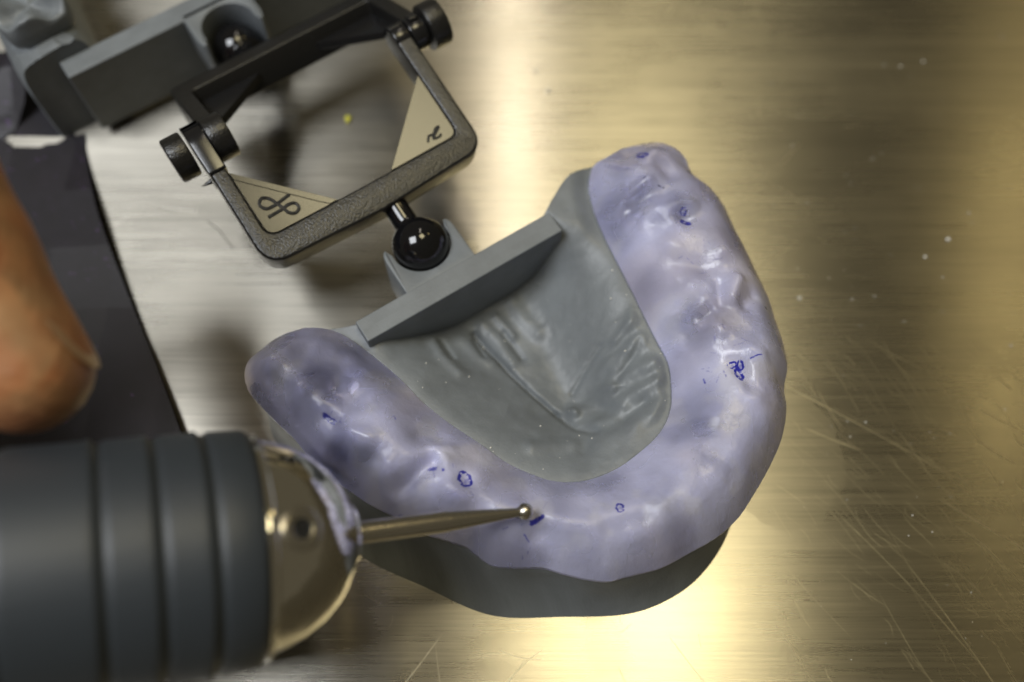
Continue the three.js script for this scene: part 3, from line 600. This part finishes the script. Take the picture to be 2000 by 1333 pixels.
// ------------------------------------------------------------------ handpiece
const TIP = new THREE.Vector3(1.48, 19.6, 24.61), AX = new THREE.Vector3(-0.91104, 0.36095, 0.1993).normalize();
const hp = thing('dental_handpiece', 'grey ribbed lab handpiece with chrome nose and round bur', 'handpiece');
hp.position.copy(TIP).multiplyScalar(MM); hp.quaternion.setFromUnitVectors(new THREE.Vector3(0, 1, 0), AX);
{
  const lathe = (pts, seg = 96, crease = 0.5) => toM(toCreasedNormals(new THREE.LatheGeometry(pts.map((q) => new THREE.Vector2(q[0], q[1])), seg), crease));
  const steel = new THREE.MeshPhysicalMaterial({ color: new THREE.Color().setRGB(0.60, 0.57, 0.52), metalness: 1, roughness: 0.26, bumpMap: grainBump, bumpScale: 0.00001 });
  const waves = dataTexture(512, 256, (i, j) => 128 + 120 * fbm(i / 34, j / 26, 3, 560)); waves.repeat.set(2, 1);
  const chrome = new THREE.MeshPhysicalMaterial({ color: new THREE.Color().setRGB(0.86, 0.83, 0.78), metalness: 1, roughness: 0.09, bumpMap: waves, bumpScale: 0.00006 });
  const rubber = new THREE.MeshPhysicalMaterial({ color: new THREE.Color().setRGB(0.028, 0.034, 0.041), roughness: 0.48, bumpMap: grainBump, bumpScale: 0.00003, sheen: 0.2, sheenRoughness: 0.6 });
  const ball = []; for (let k = 0; k <= 14; k++) { const t = k / 14 * 2.55; ball.push([0.98 * Math.sin(t), -0.98 * Math.cos(t)]); }
  const bur = part('bur', lathe([[0.5, 0.7], [0.62, 2.4], [0.85, 5.5], [1.12, 9.2], [1.2, 10], [1.2, 22]], 40, 0.9), steel, hp);
  part('bur_head', lathe(ball, 36, 0.9), steel, bur);
  part('nose_cone', lathe([[1.25, 20.5], [2.4, 20.0], [3.0, 20.1], [3.5, 20.6], [4.6, 21.1], [6.2, 22.0], [7.6, 23.2], [8.9, 24.8], [9.9, 26.6], [10.6, 28.6], [10.95, 30.2]], 128, 0.35), chrome, hp);
  part('collar_ring', lathe([[10.4, 30.0], [11.3, 30.0], [11.5, 30.2], [11.5, 30.8], [11.2, 31.0], [10.4, 31.0]], 96, 0.5), chrome, hp);
  // grip with ring grooves
  const pr = [[10.4, 30.95], [11.5, 30.95], [11.8, 31.2], [11.9, 31.6]];
  for (const s of [35.3, 40.0, 44.9, 53.4, 62, 71]) pr.push([12.0, s - 0.9], [11.9, s - 0.6], [11.72, s - 0.3], [11.68, s], [11.8, s + 0.25], [12.12, s + 0.5], [12.2, s + 0.75], [12.05, s + 1.3]);
  pr.push([12.1, 90], [12.4, 120], [12.0, 142], [9, 146], [0, 146]);
  part('grip', lathe(pr, 128, 0.9), rubber, hp);
  // set-screw hole on the side that faces up
  const inv = hp.quaternion.clone().invert();
  const toCam = new THREE.Vector3(0, 127.98, 49.23).sub(new THREE.Vector3(-27, 31, 31)).normalize().applyQuaternion(inv); toCam.y = 0; toCam.normalize();
  toCam.applyAxisAngle(new THREE.Vector3(0, 1, 0), 0.1);
  const n = new THREE.Vector3(toCam.x, -0.33, toCam.z).normalize(), q = new THREE.Quaternion().setFromUnitVectors(new THREE.Vector3(0, 1, 0), n);
  const pos = new THREE.Vector3(toCam.x * 10.3, 27.6, toCam.z * 10.3);
  const rim = part('screw_rim', lathe([[1.0, -1.6], [1.0, 0.2], [1.2, 0.3], [1.9, 0.22], [2.15, 0.05], [2.2, -0.6]], 40, 0.7), steel, hp); rim.quaternion.copy(q); rim.position.copy(pos).multiplyScalar(MM);
  const dark = new THREE.MeshStandardMaterial({ color: new THREE.Color().setRGB(0.008, 0.008, 0.008), roughness: 0.7 });
  part('screw_hole', toM(new THREE.CylinderGeometry(1.02, 1.02, 0.3, 28).translate(0, -0.05, 0)), dark, rim);
}

// ------------------------------------------------------------------ the hand that holds it
{
  const e1 = new THREE.Vector3(0, 0, -1).addScaledVector(AX, -new THREE.Vector3(0, 0, -1).dot(AX)).normalize();
  const e2 = new THREE.Vector3().crossVectors(e1, AX).normalize(); if (e2.y < 0) e2.negate();
  const on = (s, deg, r) => { const a = deg * Math.PI / 180; return TIP.clone().addScaledVector(AX, s).addScaledVector(e1, r * Math.cos(a)).addScaledVector(e2, r * Math.sin(a)); };
  const V = (x, y, z) => new THREE.Vector3(x, y, z);
  const palm = [on(128, 70, 34), on(132, 40, 34), on(138, 15, 36), on(146, -10, 38)], wrist = V(-195, 100, 40);
  const bones = [];
  const chain = (pts, rad) => { for (let i = 0; i + 1 < pts.length; i++) bones.push([pts[i], pts[i + 1], rad[i], rad[i + 1]]); };
  const iTip = V(-46.6, 43.6, 16.2), iD = V(-53.0, 48.6, 7.2), iP = V(-60.0, 55, -6), iM = V(-96, 80, 2);
  chain([iTip, iD, iP, iM, wrist], [6.3, 7.2, 8.3, 11, 22]);
  chain([on(72, -48, 20), on(80, -20, 21), on(88, 12, 22.5), on(120, 48, 32), wrist], [6.8, 7.6, 8.6, 11.5, 22]);
  chain([on(84, -70, 20), on(93, -38, 21), on(101, -6, 22.5), on(128, 28, 32), wrist], [6.4, 7.2, 8.2, 11, 20]);
  chain([on(97, -88, 20), on(104, -58, 20.5), on(111, -26, 22), on(134, 8, 32), wrist], [5.6, 6.4, 7.4, 10, 18]);
  chain([on(78, 150, 20.5), on(96, 138, 23), on(122, 112, 30), wrist], [7.6, 9, 12, 20]);
  bones.push([on(120, 48, 32), on(134, 8, 32), 11, 11]);
  bones.push([on(122, 112, 30), on(120, 48, 32), 10, 11]);
  const lo = V(-215, 5, -60), size = 200, RES = 150;
  const mc = new MarchingCubes(RES, new THREE.MeshBasicMaterial(), false, false, 400000);
  mc.isolation = 0;
  const p = V(0, 0, 0), ba = V(0, 0, 0), pa = V(0, 0, 0), cell = size / RES;
  const smin = (a, b, k) => { const h = clamp(0.5 + 0.5 * (b - a) / k); return mix(b, a, h) - k * h * (1 - h); };
  const bb = bones.map(([a, b, ra, rb]) => { const R = Math.max(ra, rb) + 8; return [Math.min(a.x, b.x) - R, Math.max(a.x, b.x) + R, Math.min(a.y, b.y) - R, Math.max(a.y, b.y) + R, Math.min(a.z, b.z) - R, Math.max(a.z, b.z) + R]; });
  for (let k = 0; k < RES; k++) for (let j = 0; j < RES; j++) for (let i = 0; i < RES; i++) {
    p.set(lo.x + i * cell, lo.y + j * cell, lo.z + k * cell);
    let d = 12;
    for (let m = 0; m < bones.length; m++) {
      const q = bb[m]; if (p.x < q[0] || p.x > q[1] || p.y < q[2] || p.y > q[3] || p.z < q[4] || p.z > q[5]) continue;
      const [a, b, ra, rb] = bones[m];
      ba.subVectors(b, a); pa.subVectors(p, a); const t = clamp(pa.dot(ba) / ba.lengthSq());
      d = smin(d, pa.addScaledVector(ba, -t).length() - mix(ra, rb, t), 2.2);
    }
    pa.subVectors(p, TIP); const s = pa.dot(AX), r = pa.addScaledVector(AX, -s).length();      // flattened where it presses on the grip
    if (s > 30) d = Math.max(d, 12.75 - r);
    mc.field[i + j * RES + k * RES * RES] = -d;
  }
  mc.update();
  const cnt = mc.count, pos = new Float32Array(cnt * 3);
  for (let i = 0; i < cnt; i++) for (let q = 0; q < 3; q++) {
    const half = RES / 2;
    pos[i * 3 + q] = (lo.getComponent(q) + (mc.positionArray[i * 3 + q] * half + half) * cell) * MM;
  }
  let g = new THREE.BufferGeometry(); g.setAttribute('position', new THREE.BufferAttribute(pos, 3));
  g = mergeVertices(g, 2e-6); g.computeVertexNormals(); g = boxUV(g, 0.02);
  const skinMap = dataTexture(512, 512, (i, j) => { const v = 1 + 0.14 * fbm(i / 70, j / 70, 4, 500) + 0.05 * (hash(i, j, 19) - 0.5), r = fbm(i / 120, j / 120, 3, 510); return [164 * v, (116 - 20 * r) * v, (77 - 20 * r) * v]; }, true);
  const skinBump = dataTexture(512, 512, (i, j) => 128 + 80 * Math.sin(j * 0.25 + 3 * fbm(i / 60, j / 60, 3, 520)) * 0.5 + 60 * fbm(i / 12, j / 12, 3, 530));
  const skin = new THREE.MeshPhysicalMaterial({ map: skinMap, roughness: 0.48, bumpMap: skinBump, bumpScale: 0.00006, sheen: 0.15, sheenColor: new THREE.Color(0.9, 0.5, 0.35) });
  const hand = thing('person', 'bare hand with finger pressed on the ribbed handpiece', 'hand');
  part('hand', g, skin, hand);
  const nailMat = new THREE.MeshPhysicalMaterial({ color: new THREE.Color().setRGB(0.44, 0.28, 0.16), roughness: 0.4, clearcoat: 0.3 });
  // nail on the side of the fingertip that faces the work
  const nail = new THREE.SphereGeometry(1, 32, 24, 0, Math.PI * 2, 0, 1.2); nail.scale(4.4, 0.8, 5.0);
  const nm = part('fingernail', toM(nail), nailMat, hand);
  const out = V(0.95, -0.05, -0.25), along = V(7, -5.3, 8.2).normalize(); out.addScaledVector(along, -out.dot(along)).normalize();
  const side = new THREE.Vector3().crossVectors(out, along);
  nm.quaternion.setFromRotationMatrix(new THREE.Matrix4().makeBasis(side, out, along));
  nm.position.copy(iTip).addScaledVector(out, 5.0).addScaledVector(along, -0.6).multiplyScalar(MM);
}

// ------------------------------------------------------------------ small things lying about
{
  const yellow = new THREE.MeshStandardMaterial({ color: new THREE.Color().setRGB(0.78, 0.74, 0.10), roughness: 0.6 });
  const g = new THREE.IcosahedronGeometry(0.62, 3), p = g.attributes.position;
  for (let k = 0; k < p.count; k++) { const s = 1 + 0.18 * Math.sin(p.getX(k) * 5 + p.getZ(k) * 4); p.setXYZ(k, p.getX(k) * s * 0.85, p.getY(k) * 0.6, p.getZ(k) * s * 1.15); }
  g.computeVertexNormals();
  const m = shadows(new THREE.Mesh(toM(g), yellow)); m.name = 'yellow_crumb'; m.position.set(-26.7 * MM, 0.37 * MM, -44.2 * MM);
  m.userData = { label: 'tiny bright yellow crumb on the steel inside the frame', category: 'crumb' }; scene.add(m);
  const hair = new THREE.CatmullRomCurve3([V3(-47.2, -25.3), V3(-45, -23.4), V3(-43.6, -21.6), V3(-42.6, -20.4)]);
  function V3(x, z) { return new THREE.Vector3(x, 0.09, z); }
  const h = shadows(new THREE.Mesh(toM(new THREE.TubeGeometry(hair, 30, 0.06, 6)), new THREE.MeshStandardMaterial({ color: 0x2a241e, roughness: 0.6 })));
  h.name = 'loose_fibre'; h.userData = { label: 'short dark curved fibre on the steel left of the frame', category: 'fibre' }; scene.add(h);

  const rnd = rng(5), spots = [];
  for (let k = 0; k < 120; k++) spots.push([34 + rnd() * 50, -62 + rnd() * 110, 0.04 + 0.12 * rnd() * rnd(), null]);
  for (let k = 0; k < 110; k++) spots.push([-60 + rnd() * 95, -58 + rnd() * 60, 0.03 + 0.1 * rnd() * rnd(), null]);
  for (const [x, z, r] of [[67, -22, 0.35], [63, -19, 0.2], [43, -12, 0.28], [65, -55, 0.18], [69, -56, 0.18], [4, -54, 0.3], [6, -50, 0.35], [14.5, -33, 0.3]]) spots.push([x, z, r, null]);
  for (let k = 0; k < 60; k++) { const x = -18 + rnd() * 38, z = -12 + rnd() * 30; if (inside(PALATE, x, z)) spots.push([x, z, 0.03 + 0.07 * rnd(), 1]); }
  const free = spots.filter(([x, z, r, on]) => on || !inside(BASE, x, z));
  const dust = new THREE.InstancedMesh(toM(new THREE.IcosahedronGeometry(1, 1)), new THREE.MeshStandardMaterial({ color: new THREE.Color().setRGB(0.72, 0.70, 0.64), roughness: 0.7 }), free.length);
  dust.name = 'resin_dust'; shadows(dust);
  const M = new THREE.Matrix4(), Q = new THREE.Quaternion();
  free.forEach(([x, z, r, on], i) => {
    Q.setFromAxisAngle(new THREE.Vector3(0, 1, 0), rnd() * 6);
    M.compose(new THREE.Vector3(x * MM, ((on ? modelHeight(x, z) : 0) + r * 0.5) * MM, z * MM), Q, new THREE.Vector3(r * (0.8 + 0.8 * rnd()), r * 0.7, r)); dust.setMatrixAt(i, M);
  });
  dust.userData = { kind: 'stuff', label: 'fine pale resin dust scattered on the steel and the palate', category: 'dust' }; scene.add(dust);
}

renderer.render(scene, camera);
